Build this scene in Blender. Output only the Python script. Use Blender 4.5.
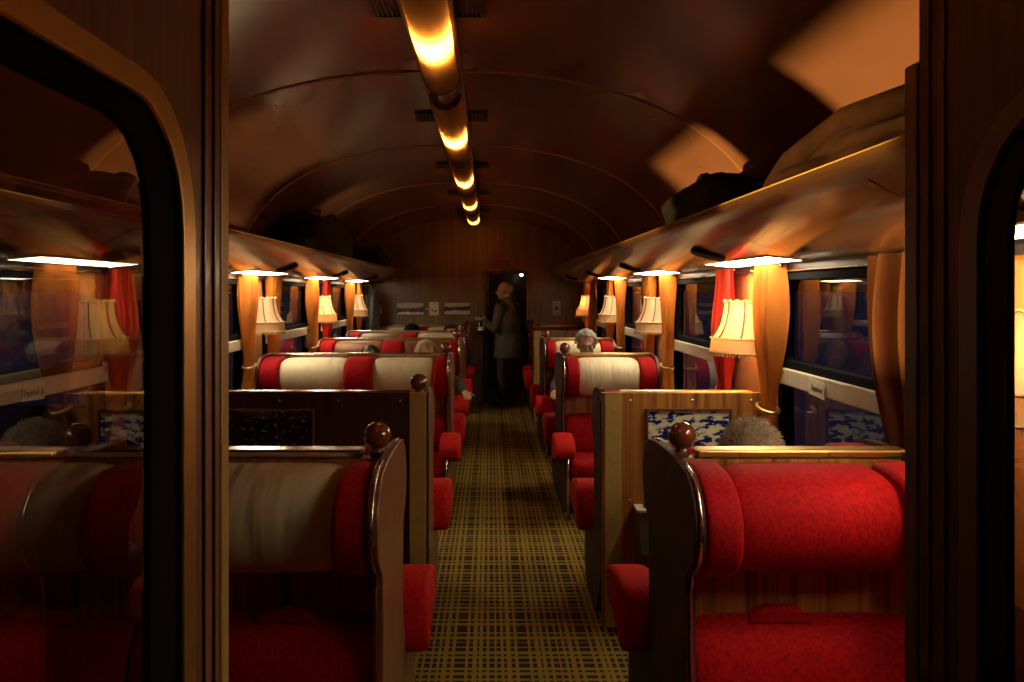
import bpy, bmesh, math, random
from mathutils import Vector, Matrix, noise
random.seed(7)
PI = math.pi
for o in list(bpy.data.objects):
    bpy.data.objects.remove(o)
S = bpy.context.scene
C = S.collection

# ------------------------------------------------------------------ camera, world, exposure
cam = bpy.data.cameras.new('camera')
camo = bpy.data.objects.new('camera', cam)
C.objects.link(camo)
camo.location = (0, 0, 1.5)
camo.rotation_euler = (PI / 2, 0, 0)
cam.sensor_width = 36.0
cam.lens = 36.0 * 850 / 1024
cam.shift_x = 22 / 1024
cam.shift_y = -49 / 1024
cam.clip_start = 0.02
S.camera = camo
S.view_settings.view_transform = 'Standard'
S.view_settings.look = 'None'
S.view_settings.exposure = 0.0
S.view_settings.gamma = 1.0
S.cycles.max_bounces = 8
S.cycles.transparent_max_bounces = 16
S.cycles.sample_clamp_indirect = 4.0
S.cycles.caustics_reflective = False
S.cycles.caustics_refractive = False
S.cycles.use_denoising = True

world = bpy.data.worlds.new('night')
S.world = world
world.use_nodes = True
world.node_tree.nodes['Background'].inputs[0].default_value = (0.10, 0.085, 0.17, 1)
world.node_tree.nodes['Background'].inputs[1].default_value = 0.10


def aim(o, target):
    d = Vector(target) - o.location
    o.rotation_euler = d.to_track_quat('-Z', 'Y').to_euler()


def spot(name, loc, target, power, col, size, blend=0.1, radius=0.05):
    l = bpy.data.lights.new(name, 'SPOT')
    l.energy = power
    l.color = col
    l.spot_size = math.radians(size)
    l.spot_blend = blend
    l.shadow_soft_size = radius
    o = bpy.data.objects.new(name, l)
    C.objects.link(o)
    o.location = loc
    aim(o, target)
    return o


# platform lamps outside, low beside the track, shining up through the windows on to the ceiling
spot('platform_lamp_light', (-9.7, 6.20, -0.62), (1.0, 2.80, 2.05), 20000, (1.0, 0.58, 0.13), 22, 0.2, 0.16)
spot('platform_lamp_light', (7.2, 5.7, -0.84), (-1.2, 5.5, 2.3), 2300, (1.0, 0.68, 0.22), 34, 0.6, 0.35)

# ------------------------------------------------------------------ layout constants
XR, XL = 1.27, -1.70           # inner faces of the side walls
XC = (XR + XL) / 2
HALF = (XR - XL) / 2
Y0, Y1 = -1.0, 11.5            # near and far end walls
PITCH = 2.08
PIERS = [1.89 + PITCH * k for k in range(5)]


# ------------------------------------------------------------------ materials
def mat(name):
    m = bpy.data.materials.new(name)
    m.use_nodes = True
    nt = m.node_tree
    b = nt.nodes['Principled BSDF']
    return m, nt, b


def N(nt, t, **kw):
    n = nt.nodes.new(t)
    for k, v in kw.items():
        setattr(n, k, v)
    return n


def coords(nt, scale, kind='Object'):
    tc = N(nt, 'ShaderNodeTexCoord')
    mp = N(nt, 'ShaderNodeMapping')
    mp.inputs['Scale'].default_value = scale
    nt.links.new(tc.outputs[kind], mp.inputs['Vector'])
    return mp.outputs['Vector']


def ramp(nt, fac, stops):
    r = N(nt, 'ShaderNodeValToRGB')
    e = r.color_ramp.elements
    while len(e) < len(stops):
        e.new(0.5)
    for i, (p, c) in enumerate(stops):
        e[i].position = p
        e[i].color = (*c, 1)
    nt.links.new(fac, r.inputs['Fac'])
    return r.outputs['Color']


def noise_fac(nt, scale, nscale=1.0, detail=3.0, rough=0.5, kind='Object'):
    n = N(nt, 'ShaderNodeTexNoise')
    n.inputs['Scale'].default_value = nscale
    n.inputs['Detail'].default_value = detail
    n.inputs['Roughness'].default_value = rough
    nt.links.new(coords(nt, scale, kind), n.inputs['Vector'])
    return n.outputs['Fac']


def bump(nt, b, fac, strength, dist=0.01):
    bp = N(nt, 'ShaderNodeBump')
    bp.inputs['Strength'].default_value = strength
    bp.inputs['Distance'].default_value = dist
    nt.links.new(fac, bp.inputs['Height'])
    nt.links.new(bp.outputs['Normal'], b.inputs['Normal'])


def simple(name, col, rough=0.5, metal=0.0, var=0.15, nscale=(30, 30, 30), bmp=0.0, coat=0.0, spec=0.5, sheen=0.0):
    m, nt, b = mat(name)
    f = noise_fac(nt, nscale)
    lo = tuple(c * (1 - var) for c in col)
    hi = tuple(min(1, c * (1 + var)) for c in col)
    nt.links.new(ramp(nt, f, [(0.3, lo), (0.7, hi)]), b.inputs['Base Color'])
    b.inputs['Roughness'].default_value = rough
    b.inputs['Metallic'].default_value = metal
    b.inputs['Specular IOR Level'].default_value = spec
    if coat:
        b.inputs['Coat Weight'].default_value = coat
        b.inputs['Coat Roughness'].default_value = 0.12
    if sheen:
        b.inputs['Sheen Weight'].default_value = sheen
        b.inputs['Sheen Tint'].default_value = (min(1, col[0] * 2), col[1], col[2], 1)
    if bmp:
        bump(nt, b, f, bmp)
    return m


def wood(name, dark, light, scale, rough=0.35, coat=0.3):
    m, nt, b = mat(name)
    f1 = noise_fac(nt, scale, 1.0, 4.0, 0.65)
    nt.links.new(ramp(nt, f1, [(0.34, dark), (0.5, tuple((a + c) / 2 for a, c in zip(dark, light))), (0.63, light)]), b.inputs['Base Color'])
    b.inputs['Roughness'].default_value = rough
    b.inputs['Coat Weight'].default_value = coat
    b.inputs['Coat Roughness'].default_value = 0.15
    bump(nt, b, f1, 0.08, 0.003)
    return m


def emit(name, col, strength):
    m, nt, b = mat(name)
    b.inputs['Base Color'].default_value = (*col, 1)
    b.inputs['Emission Color'].default_value = (*col, 1)
    b.inputs['Emission Strength'].default_value = strength
    return m


def thin_glass(name, ior, tint=(1, 1, 1)):
    m, nt, b = mat(name)
    nt.nodes.remove(b)
    out = nt.nodes['Material Output']
    tr = N(nt, 'ShaderNodeBsdfTransparent')
    tr.inputs[0].default_value = (*tint, 1)
    gl = N(nt, 'ShaderNodeBsdfGlossy')
    gl.inputs['Roughness'].default_value = 0.0
    fr = N(nt, 'ShaderNodeFresnel')
    fr.inputs['IOR'].default_value = ior
    geo = N(nt, 'ShaderNodeNewGeometry')
    mul = N(nt, 'ShaderNodeMath', operation='SUBTRACT')
    mul.inputs[0].default_value = 1.0
    nt.links.new(geo.outputs['Backfacing'], mul.inputs[1])
    m2 = N(nt, 'ShaderNodeMath', operation='MULTIPLY')
    nt.links.new(fr.outputs[0], m2.inputs[0])
    nt.links.new(mul.outputs[0], m2.inputs[1])
    mx = N(nt, 'ShaderNodeMixShader')
    nt.links.new(m2.outputs[0], mx.inputs[0])
    nt.links.new(tr.outputs[0], mx.inputs[1])
    nt.links.new(gl.outputs[0], mx.inputs[2])
    nt.links.new(mx.outputs[0], out.inputs['Surface'])
    return m


def translucent(name, col, mix=0.6, extra=None, rough=0.6):
    m, nt, b = mat(name)
    out = nt.nodes['Material Output']
    f = extra(nt) if extra else noise_fac(nt, (60, 60, 60))
    c = ramp(nt, f, [(0.3, tuple(x * 0.82 for x in col)), (0.7, col)])
    nt.links.new(c, b.inputs['Base Color'])
    b.inputs['Roughness'].default_value = rough
    tl = N(nt, 'ShaderNodeBsdfTranslucent')
    nt.links.new(c, tl.inputs[0])
    mx = N(nt, 'ShaderNodeMixShader')
    mx.inputs[0].default_value = mix
    nt.links.new(b.outputs[0], mx.inputs[1])
    nt.links.new(tl.outputs[0], mx.inputs[2])
    nt.links.new(mx.outputs[0], out.inputs['Surface'])
    return m


def carpet_mat():
    m, nt, b = mat('carpet')
    tc = N(nt, 'ShaderNodeTexCoord')
    sp = N(nt, 'ShaderNodeSeparateXYZ')
    nt.links.new(tc.outputs['Object'], sp.inputs[0])

    def M(op, a, c=None):
        n = N(nt, 'ShaderNodeMath', operation=op)
        for i, v in enumerate((a, c)):
            if v is None:
                continue
            if isinstance(v, (int, float)):
                n.inputs[i].default_value = v
            else:
                nt.links.new(v, n.inputs[i])
        return n.outputs[0]

    def s(sock, pitch, amp, ph=0.0):
        return M('MULTIPLY', M('SINE', M('ADD', M('MULTIPLY', sock, 2 * PI / pitch), ph)), amp)
    col = M('ADD', s(sp.outputs['X'], 0.029, 1.0), M('ADD', s(sp.outputs['X'], 0.131, 0.6, 1.0), s(sp.outputs['X'], 0.0437, 0.45, 0.3)))
    row = M('ADD', s(sp.outputs['Y'], 0.050, 1.0), M('ADD', s(sp.outputs['Y'], 0.170, 0.6, 0.4), s(sp.outputs['Y'], 0.0773, 0.4, 0.9)))
    colm = M('MINIMUM', M('MAXIMUM', M('ADD', M('MULTIPLY', col, 2.2), 1.0), 0.0), 1.0)
    rowm = M('MINIMUM', M('MAXIMUM', M('ADD', M('MULTIPLY', row, 2.2), 1.25), 0.0), 1.0)
    msk = M('MULTIPLY', colm, rowm)
    nf = noise_fac(nt, (220, 220, 220))
    mix = N(nt, 'ShaderNodeMix', data_type='RGBA')
    nt.links.new(msk, mix.inputs['Factor'])
    nt.links.new(ramp(nt, nf, [(0.3, (0.20, 0.148, 0.028)), (0.7, (0.31, 0.23, 0.046))]), mix.inputs['A'])
    nt.links.new(ramp(nt, nf, [(0.3, (0.018, 0.013, 0.012)), (0.7, (0.04, 0.028, 0.02))]), mix.inputs['B'])
    nt.links.new(mix.outputs['Result'], b.inputs['Base Color'])
    b.inputs['Roughness'].default_value = 0.95
    b.inputs['Specular IOR Level'].default_value = 0.1
    bump(nt, b, nf, 0.4, 0.004)
    return m


def velvet(name, col):
    m, nt, b = mat(name)
    f = noise_fac(nt, (90, 90, 60), 1.0, 5.0, 0.7)
    nt.links.new(ramp(nt, f, [(0.35, tuple(c * 0.62 for c in col)), (0.55, col), (0.72, (min(1, col[0] * 1.3), col[1] * 1.6, col[2] * 1.6))]), b.inputs['Base Color'])
    b.inputs['Roughness'].default_value = 0.75
    b.inputs['Specular IOR Level'].default_value = 0.12
    b.inputs['Sheen Weight'].default_value = 0.10
    b.inputs['Sheen Roughness'].default_value = 0.4
    b.inputs['Sheen Tint'].default_value = (1, 0.12, 0.08, 1)
    bump(nt, b, f, 0.35, 0.006)
    return m


def picture_mat(name, stops, scale, detail=6.0, thr=None):
    m, nt, b = mat(name)
    f = noise_fac(nt, scale, 1.0, detail, 0.62)
    nt.links.new(ramp(nt, f, stops), b.inputs['Base Color'])
    b.inputs['Roughness'].default_value = 0.12
    return m


def landscape_mat(name, sky, hill, low, zc, amp):
    """a hill line over pale land: flat print on a photograph"""
    m, nt, b = mat(name)
    tc = N(nt, 'ShaderNodeTexCoord')
    sp = N(nt, 'ShaderNodeSeparateXYZ')
    nt.links.new(tc.outputs['Object'], sp.inputs[0])
    f = noise_fac(nt, (9, 9, 12), 1.0, 5.0, 0.6)
    a = N(nt, 'ShaderNodeMath', operation='MULTIPLY')
    nt.links.new(f, a.inputs[0])
    a.inputs[1].default_value = amp
    d = N(nt, 'ShaderNodeMath', operation='SUBTRACT')
    nt.links.new(sp.outputs['Z'], d.inputs[0])
    nt.links.new(a.outputs[0], d.inputs[1])
    r = N(nt, 'ShaderNodeMapRange')
    r.inputs['From Min'].default_value = zc - 0.10
    r.inputs['From Max'].default_value = zc + 0.10
    nt.links.new(d.outputs[0], r.inputs['Value'])
    nt.links.new(ramp(nt, r.outputs[0], [(0.0, low), (0.27, low), (0.33, hill), (0.55, hill), (0.66, sky), (1.0, sky)]), b.inputs['Base Color'])
    b.inputs['Roughness'].default_value = 0.15
    return m


M = {}
M['veneer'] = wood('veneer', (0.11, 0.036, 0.007), (0.50, 0.205, 0.036), (34, 34, 0.7), 0.45, 0.08)
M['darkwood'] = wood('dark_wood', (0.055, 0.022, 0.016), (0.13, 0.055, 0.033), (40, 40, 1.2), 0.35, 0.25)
M['shadewood'] = wood('shaded_wood', (0.022, 0.009, 0.010), (0.055, 0.022, 0.020), (40, 40, 1.2), 0.6, 0.0)  # darker copy of the woodwork, shade put into its colour
M['shadewood'].node_tree.nodes['Principled BSDF'].inputs['Specular IOR Level'].default_value = 0.2
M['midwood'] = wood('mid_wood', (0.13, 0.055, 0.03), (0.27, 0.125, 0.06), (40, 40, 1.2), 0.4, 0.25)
M['ceiling'] = simple('ceiling_lacquer', (0.27, 0.12, 0.092), 0.24, 0, 0.10, (6, 2, 6), 0.0, 0.5)
M['rack'] = simple('rack_lacquer', (0.24, 0.12, 0.075), 0.22, 0, 0.12, (8, 3, 8), 0.0, 0.5)
M['rib'] = simple('rib_lacquer', (0.36, 0.17, 0.09), 0.3, 0, 0.1)
M['endwall'] = wood('end_wall_wood', (0.12, 0.072, 0.034), (0.20, 0.125, 0.060), (25, 25, 1.0), 0.45, 0.2)
M['wall'] = wood('wall_wood', (0.10, 0.045, 0.026), (0.19, 0.085, 0.045), (30, 30, 1.2), 0.4, 0.2)
M['pier'] = wood('pier_maple', (0.52, 0.23, 0.08), (0.66, 0.31, 0.11), (14, 14, 1.0), 0.4, 0.25)
M['carpet'] = carpet_mat()
M['red'] = velvet('red_velvet', (0.34, 0.004, 0.009))
M['redpad'] = velvet('red_arm_velvet', (0.50, 0.012, 0.010))
M['cream'] = simple('cream_cover', (0.68, 0.60, 0.42), 0.6, 0, 0.05, (7, 7, 3))
bump(M['cream'].node_tree, M['cream'].node_tree.nodes['Principled BSDF'], noise_fac(M['cream'].node_tree, (16, 3, 2.2), 1.0, 2.0, 0.4), 0.55, 0.03)
M['tan'] = simple('tan_leather', (0.17, 0.065, 0.02), 0.5, 0, 0.15, (14, 14, 4), 0.2)
M['brass'] = simple('brass', (0.60, 0.40, 0.13), 0.32, 0.85, 0.08)
M['gold'] = simple('gold_anodised', (0.46, 0.33, 0.10), 0.45, 0.15, 0.06)
M['bronze'] = simple('bronze', (0.42, 0.27, 0.12), 0.38, 0.6, 0.1)
M['shadebronze'] = simple('shaded_bronze', (0.07, 0.035, 0.03), 0.45, 0.4, 0.1)  # door leaf metal with its shade put into the colour
M['chrome'] = simple('chrome', (0.75, 0.70, 0.62), 0.22, 1.0, 0.05)
M['black'] = simple('black_rubber', (0.006, 0.006, 0.010), 0.85, 0, 0.1, spec=0.05)
M['blackmetal'] = simple('black_metal', (0.02, 0.018, 0.02), 0.35, 0.3, 0.1)
M['sill'] = simple('cream_enamel', (0.72, 0.66, 0.52), 0.35, 0, 0.05)
M['paper'] = simple('paper', (0.85, 0.80, 0.68), 0.7, 0, 0.04)
M['ink'] = simple('ink', (0.05, 0.045, 0.05), 0.6)
M['ball'] = simple('ball_lacquer', (0.16, 0.045, 0.022), 0.12, 0, 0.15, (12, 12, 12), 0, 1.0)
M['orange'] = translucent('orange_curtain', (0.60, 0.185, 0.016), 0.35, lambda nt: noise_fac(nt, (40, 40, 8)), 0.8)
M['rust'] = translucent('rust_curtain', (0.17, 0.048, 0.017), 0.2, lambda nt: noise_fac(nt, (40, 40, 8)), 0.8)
M['redcurtain'] = translucent('red_curtain', (0.62, 0.03, 0.025), 0.35, lambda nt: noise_fac(nt, (40, 40, 8)), 0.8)
M['shade'] = translucent('lamp_shade_cloth', (0.80, 0.60, 0.38), 0.5, lambda nt: noise_fac(nt, (90, 90, 25)), 0.8)
M['brocade'] = translucent('lamp_brocade', (0.62, 0.42, 0.24), 0.35, lambda nt: noise_fac(nt, (70, 70, 70), 1.0, 6.0, 0.8), 0.8)
M['fringe'] = simple('lamp_fringe', (0.50, 0.36, 0.16), 0.8, 0, 0.3, (150, 150, 20))
M['wire'] = simple('lamp_wire', (0.12, 0.055, 0.03), 0.6)
M['bulb'] = emit('warm_bulb', (1.0, 0.46, 0.13), 230.0)
M['tube'] = emit('strip_bulb', (1.0, 0.48, 0.12), 220.0)
M['panel'] = emit('rack_light_diffuser', (1.0, 0.81, 0.52), 27.0)
M['smalllamp'] = emit('corridor_bulb', (1.0, 0.75, 0.5), 20.0)
M['cover'] = translucent('strip_cover_amber', (0.85, 0.52, 0.20), 0.72, lambda nt: noise_fac(nt, (20, 3, 20)), 0.18)
M['glass'] = thin_glass('window_glass', 1.75, (0.8, 0.82, 0.85))
M['doorglass'] = thin_glass('door_glass', 2.05, (0.85, 0.84, 0.84))
M['skin'] = simple('skin', (0.55, 0.30, 0.19), 0.5, 0, 0.06, (40, 40, 40))
M['palehair'] = simple('grey_blonde_hair', (0.42, 0.34, 0.19), 0.5, 0, 0.3, (90, 90, 20))
M['greyhair'] = simple('grey_hair', (0.58, 0.49, 0.36), 0.5, 0, 0.45, (60, 60, 60))
M['whitehair'] = simple('white_hair', (0.45, 0.42, 0.38), 0.5, 0, 0.3, (60, 60, 60))
M['darkhair'] = simple('dark_hair', (0.02, 0.016, 0.016), 0.45, 0, 0.3, (60, 60, 60))
M['darkcloth'] = simple('dark_cloth', (0.03, 0.032, 0.035), 0.75, 0, 0.3, (20, 20, 20), 0.4)
M['greenjacket'] = simple('grey_green_jacket', (0.06, 0.062, 0.05), 0.6, 0, 0.3, (12, 12, 12), 0.5)
M['bluecloth'] = simple('blue_denim', (0.04, 0.06, 0.10), 0.8, 0, 0.2, (30, 30, 30))
M['navybag'] = simple('navy_bag_cloth', (0.004, 0.004, 0.007), 0.8, 0, 0.3, (15, 15, 15), 0.5, spec=0.1)
M['browncoat'] = simple('brown_coat_cloth', (0.035, 0.014, 0.011), 0.9, 0, 0.25, (10, 10, 10), 0.5, spec=0.08)
M['eye'] = simple('eye', (0.25, 0.2, 0.18), 0.2)
M['bluephoto'] = picture_mat('blue_valley_print', [(0.40, (0.010, 0.014, 0.14)), (0.48, (0.025, 0.035, 0.24)), (0.505, (0.66, 0.64, 0.48)), (0.62, (0.86, 0.82, 0.62))], (16, 16, 34), 5.0)
M['nightphoto'] = picture_mat('night_town_print', [(0.50, (0.004, 0.005, 0.010)), (0.60, (0.012, 0.013, 0.022)), (0.68, (0.22, 0.17, 0.12)), (0.76, (0.5, 0.4, 0.28))], (48, 48, 70), 3.0)
M['hillphoto'] = landscape_mat('hill_print', (0.42, 0.44, 0.42), (0.04, 0.045, 0.09), (0.75, 0.66, 0.55), -0.06, 0.10)
M['townphoto'] = landscape_mat('town_print', (0.60, 0.55, 0.42), (0.05, 0.055, 0.08), (0.62, 0.56, 0.45), -0.05, 0.12)
M['signred'] = simple('sign_red', (0.26, 0.05, 0.05), 0.6)
M['signdark'] = simple('sign_dark', (0.05, 0.02, 0.025), 0.5)
M['glassbottle'] = simple('dark_bottle', (0.01, 0.012, 0.01), 0.08, 0, 0.1)
M['bin'] = simple('bin_grey', (0.16, 0.15, 0.13), 0.45, 0.2)
M['bark'] = simple('bark', (0.05, 0.035, 0.025), 0.9)
M['asphalt'] = simple('platform_asphalt', (0.03, 0.03, 0.033), 0.9)


# ------------------------------------------------------------------ mesh helpers
class B:
    """a bmesh that collects shapes and links them as one object"""

    def __init__(self):
        self.bm = bmesh.new()

    def box(self, x0, x1, y0, y1, z0, z1):
        x0, x1 = sorted((x0, x1)); y0, y1 = sorted((y0, y1)); z0, z1 = sorted((z0, z1))
        v = [self.bm.verts.new(p) for p in ((x0, y0, z0), (x1, y0, z0), (x1, y1, z0), (x0, y1, z0), (x0, y0, z1), (x1, y0, z1), (x1, y1, z1), (x0, y1, z1))]
        for f in ((0, 3, 2, 1), (4, 5, 6, 7), (0, 1, 5, 4), (1, 2, 6, 5), (2, 3, 7, 6), (3, 0, 4, 7)):
            self.bm.faces.new([v[i] for i in f])
        return self

    def prism(self, pts, a0, a1, axis='x'):
        """extrude a closed 2-D outline along an axis: x -> (y,z), y -> (x,z), z -> (x,y)"""
        def P(a, p):
            return {'x': (a, p[0], p[1]), 'y': (p[0], a, p[1]), 'z': (p[0], p[1], a)}[axis]
        r0 = [self.bm.verts.new(P(a0, p)) for p in pts]
        r1 = [self.bm.verts.new(P(a1, p)) for p in pts]
        n = len(pts)
        for i in range(n):
            self.bm.faces.new((r0[i], r0[(i + 1) % n], r1[(i + 1) % n], r1[i]))
        self.bm.faces.new(r0[::-1])
        self.bm.faces.new(r1)
        return self

    def ring(self, outer, inner, a0, a1, axis='x'):
        def P(a, p):
            return {'x': (a, p[0], p[1]), 'y': (p[0], a, p[1]), 'z': (p[0], p[1], a)}[axis]
        L = [[self.bm.verts.new(P(a, p)) for p in loop] for a in (a0, a1) for loop in (outer, inner)]
        n = len(outer)
        for i in range(n):
            j = (i + 1) % n
            self.bm.faces.new((L[0][i], L[0][j], L[1][j], L[1][i]))
            self.bm.faces.new((L[2][j], L[2][i], L[3][i], L[3][j]))
            self.bm.faces.new((L[0][j], L[0][i], L[2][i], L[2][j]))
            self.bm.faces.new((L[1][i], L[1][j], L[3][j], L[3][i]))
        return self

    def loops(self, rows, closed=True, cap=True):
        """skin a list of point rows"""
        R = [[self.bm.verts.new(p) for p in r] for r in rows]
        n = len(R[0])
        for a, b in zip(R, R[1:]):
            for i in range(n if closed else n - 1):
                j = (i + 1) % n
                self.bm.faces.new((a[i], a[j], b[j], b[i]))
        if cap and closed:
            self.bm.faces.new(R[0][::-1])
            self.bm.faces.new(R[-1])
        return self

    def tube(self, pts, r, n=8, closed=False):
        pts = [Vector(p) for p in pts]
        rows = []
        m = len(pts)
        for i, p in enumerate(pts):
            t = (pts[min(i + 1, m - 1)] - pts[max(i - 1, 0)]).normalized()
            u = t.orthogonal().normalized() if abs(t.z) > 0.99 else t.cross(Vector((0, 0, 1))).normalized()
            w = t.cross(u)
            rr = r[i] if isinstance(r, (list, tuple)) else r
            rows.append([p + u * rr * math.cos(2 * PI * k / n) + w * rr * math.sin(2 * PI * k / n) for k in range(n)])
        return self.loops(rows)

    def ball(self, c, r, sub=3, scale=(1, 1, 1)):
        mtx = Matrix.Translation(c) @ Matrix.Diagonal((*scale, 1))
        bmesh.ops.create_icosphere(self.bm, subdivisions=sub, radius=r, matrix=mtx)
        return self

    def lathe(self, prof, c, n=24, a0=0.0, a1=2 * PI, wave=None):
        """revolve (radius, z) points about a vertical axis through c"""
        full = abs(a1 - a0 - 2 * PI) < 1e-6
        k = n if full else n + 1
        rows = []
        for r, z in prof:
            row = []
            for i in range(k):
                a = a0 + (a1 - a0) * i / n
                rr = r * (1 + (wave(a) if wave else 0))
                row.append((c[0] + rr * math.cos(a), c[1] + rr * math.sin(a), c[2] + z))
            rows.append(row)
        return self.loops(rows, closed=full, cap=False)

    def cone(self, a, b, ra, rb, n=10):
        a, b = Vector(a), Vector(b)
        self.tube([a, b], [ra, rb], n)
        self.ball(a, ra, 2)
        self.ball(b, rb, 2)
        return self

    def make(self, name, m, parent=None, smooth=False, bevel=0.0, seg=2, loc=None, solid=0.0):
        bmesh.ops.recalc_face_normals(self.bm, faces=self.bm.faces)
        me = bpy.data.meshes.new(name)
        self.bm.to_mesh(me)
        self.bm.free()
        return link(name, me, m, parent, smooth, bevel, seg, loc, solid)


def link(name, me, m, parent=None, smooth=False, bevel=0.0, seg=2, loc=None, solid=0.0):
    o = bpy.data.objects.new(name, me)
    C.objects.link(o)
    if m is not None:
        me.materials.append(m)
    o.parent = parent
    if loc:
        o.location = loc
    if smooth:
        me.polygons.foreach_set('use_smooth', [True] * len(me.polygons))
        if smooth == 'auto':
            md = None
            me.set_sharp_from_angle(angle=math.radians(40))
    if solid:
        sd = o.modifiers.new('thickness', 'SOLIDIFY')
        sd.thickness = solid
        sd.offset = 0
    if bevel:
        bv = o.modifiers.new('bevel', 'BEVEL')
        bv.width = bevel
        bv.segments = seg
        bv.limit_method = 'ANGLE'
        bv.angle_limit = math.radians(35)
    return o


def thing(name, label, cat, loc=(0, 0, 0), group=None):
    o = bpy.data.objects.new(name, None)
    C.objects.link(o)
    o.location = loc
    o.empty_display_size = 0.1
    return tag(o, label, cat, group)


def tag(o, label, cat, group=None):
    o['label'] = label
    o['category'] = cat
    if group:
        o['group'] = group
    return o


def struct(o):
    o['kind'] = 'structure'
    return o


def hold(name):
    o = bpy.data.objects.new(name, None)
    C.objects.link(o)
    return struct(o)


def clone(root, loc, label, group=None, sx=1):
    r = root.copy()
    C.objects.link(r)
    r.location = loc
    r['label'] = label
    if group:
        r['group'] = group
    if sx == -1:
        r.rotation_euler = (0, 0, PI)
    for ch in list(root.children):
        c = ch.copy()
        C.objects.link(c)
        c.parent = r
        for g in list(ch.children):
            d = g.copy()
            C.objects.link(d)
            d.parent = c
    return r


def rloop(a0, a1, b0, b1, r, n=6):
    pts = []
    for ca, cb, s in ((a1 - r, b1 - r, 0), (a0 + r, b1 - r, 1), (a0 + r, b0 + r, 2), (a1 - r, b0 + r, 3)):
        for i in range(n + 1):
            t = PI / 2 * (s + i / n)
            pts.append((ca + r * math.cos(t), cb + r * math.sin(t)))
    return pts


def smooth_closed(pts, it=2):
    for _ in range(it):
        q = []
        for i, p in enumerate(pts):
            a, b = p, pts[(i + 1) % len(pts)]
            q.append((a[0] * 0.75 + b[0] * 0.25, a[1] * 0.75 + b[1] * 0.25))
            q.append((a[0] * 0.25 + b[0] * 0.75, a[1] * 0.25 + b[1] * 0.75))
        pts = q
    return pts


# ------------------------------------------------------------------ the room shell
def ceil_z(x, h=2.5):
    u = min(1.0, abs((x - XC) / (HALF + 0.005)))
    return 1.60 + (h - 1.60) * (1 - u ** 2.3) ** (1 / 2.3)


fl = B().box(XL - 0.05, XR + 0.05, Y0, Y1 + 1.6, -0.06, 0.0).make('floor', M['carpet'])
struct(fl)

# ceiling: lacquered panels between raised ribs
RIBS = [-0.06 + 1.95 * k for k in range(-0, 7)]      # 1.89, 3.84, 5.79 ...
ce = hold('ceiling')


def arch(n=40, off=0.0):
    out = []
    for i in range(n + 1):
        t = PI * i / n
        x = XC - (HALF + 0.002) * math.copysign(abs(math.cos(t)) ** 0.75, math.cos(t))
        out.append((x, ceil_z(x) + off))
    return out


edges = [Y0] + [y for y in RIBS if y > Y0 + 0.1] + [Y1 + 0.02]
for a, b in zip(edges, edges[1:]):
    o_, i_ = arch(), arch(off=0.02)
    pts = [(p[0] * 1.0, p[1]) for p in o_] + [(p[0], p[1]) for p in reversed(i_)]
    B().prism(pts, a + 0.004, b - 0.004, 'y').make('panel', M['ceiling'], ce, smooth='auto')
for y in RIBS:
    if y < 0.5 or y > Y1 - 0.1:
        continue
    rows = []
    lo, hi = arch(off=-0.004), arch(off=0.03)
    for p, q in zip(lo, hi):
        rows.append([(p[0], y - 0.022, q[1]), (p[0], y - 0.016, p[1] + 0.001), (p[0], y, p[1] - 0.004), (p[0], y + 0.016, p[1] + 0.001), (p[0], y + 0.022, q[1])])
    B().loops(rows).make('rib', M['rib'], ce, smooth=True)
# outer skin closes the car against the night
sk = [(XL - 0.06, 1.5)] + [(p[0] + (p[0] - XC) * 0.03, p[1] + 0.035) for p in arch()] + [(XR + 0.06, 1.5)]
sk2 = [(XR + 0.10, 1.5)] + [(p[0] + (p[0] - XC) * 0.06, p[1] + 0.09) for p in reversed(arch())] + [(XL - 0.10, 1.5)]
B().prism(sk + sk2, Y0 - 0.1, Y1 + 1.7, 'y').make('outer_skin', M['blackmetal'], ce)

# side walls with window openings
WINS = [(p - PITCH + 0.46, p - 0.29) for p in PIERS] + [(PIERS[-1] + 0.46, 11.36)]
WINL = [(p - PITCH + 0.30, p - 0.27) for p in PIERS] + [(PIERS[-1] + 0.46, 11.36)]
ZS0, ZS1 = 0.74, 1.61           # window opening


def side_wall(name, x, s):
    w = hold(name)
    xo = x + s * 0.05
    b = B().box(x, xo, Y0, Y1 + 1.6, 0, ZS0).box(x, xo, Y0, Y1 + 1.6, ZS1, 1.85)
    b.make('wall_board', M['wall'], w)
    ed = [Y0] + [v for ab in (WINS if s > 0 else WINL) for v in ab] + [Y1 + 1.6]
    for i in range(0, len(ed), 2):
        B().box(x, xo, ed[i], ed[i + 1], ZS0, ZS1).make('pier_panel', M['pier'], w, bevel=0.004)
    B().box(x - s * 0.03, x, Y0, Y1, 0.0, 0.09).make('heater_cover', M['blackmetal'], w, bevel=0.004)
    return w


side_wall('wall_right', XR, 1)
side_wall('wall_left', XL, -1)

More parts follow.
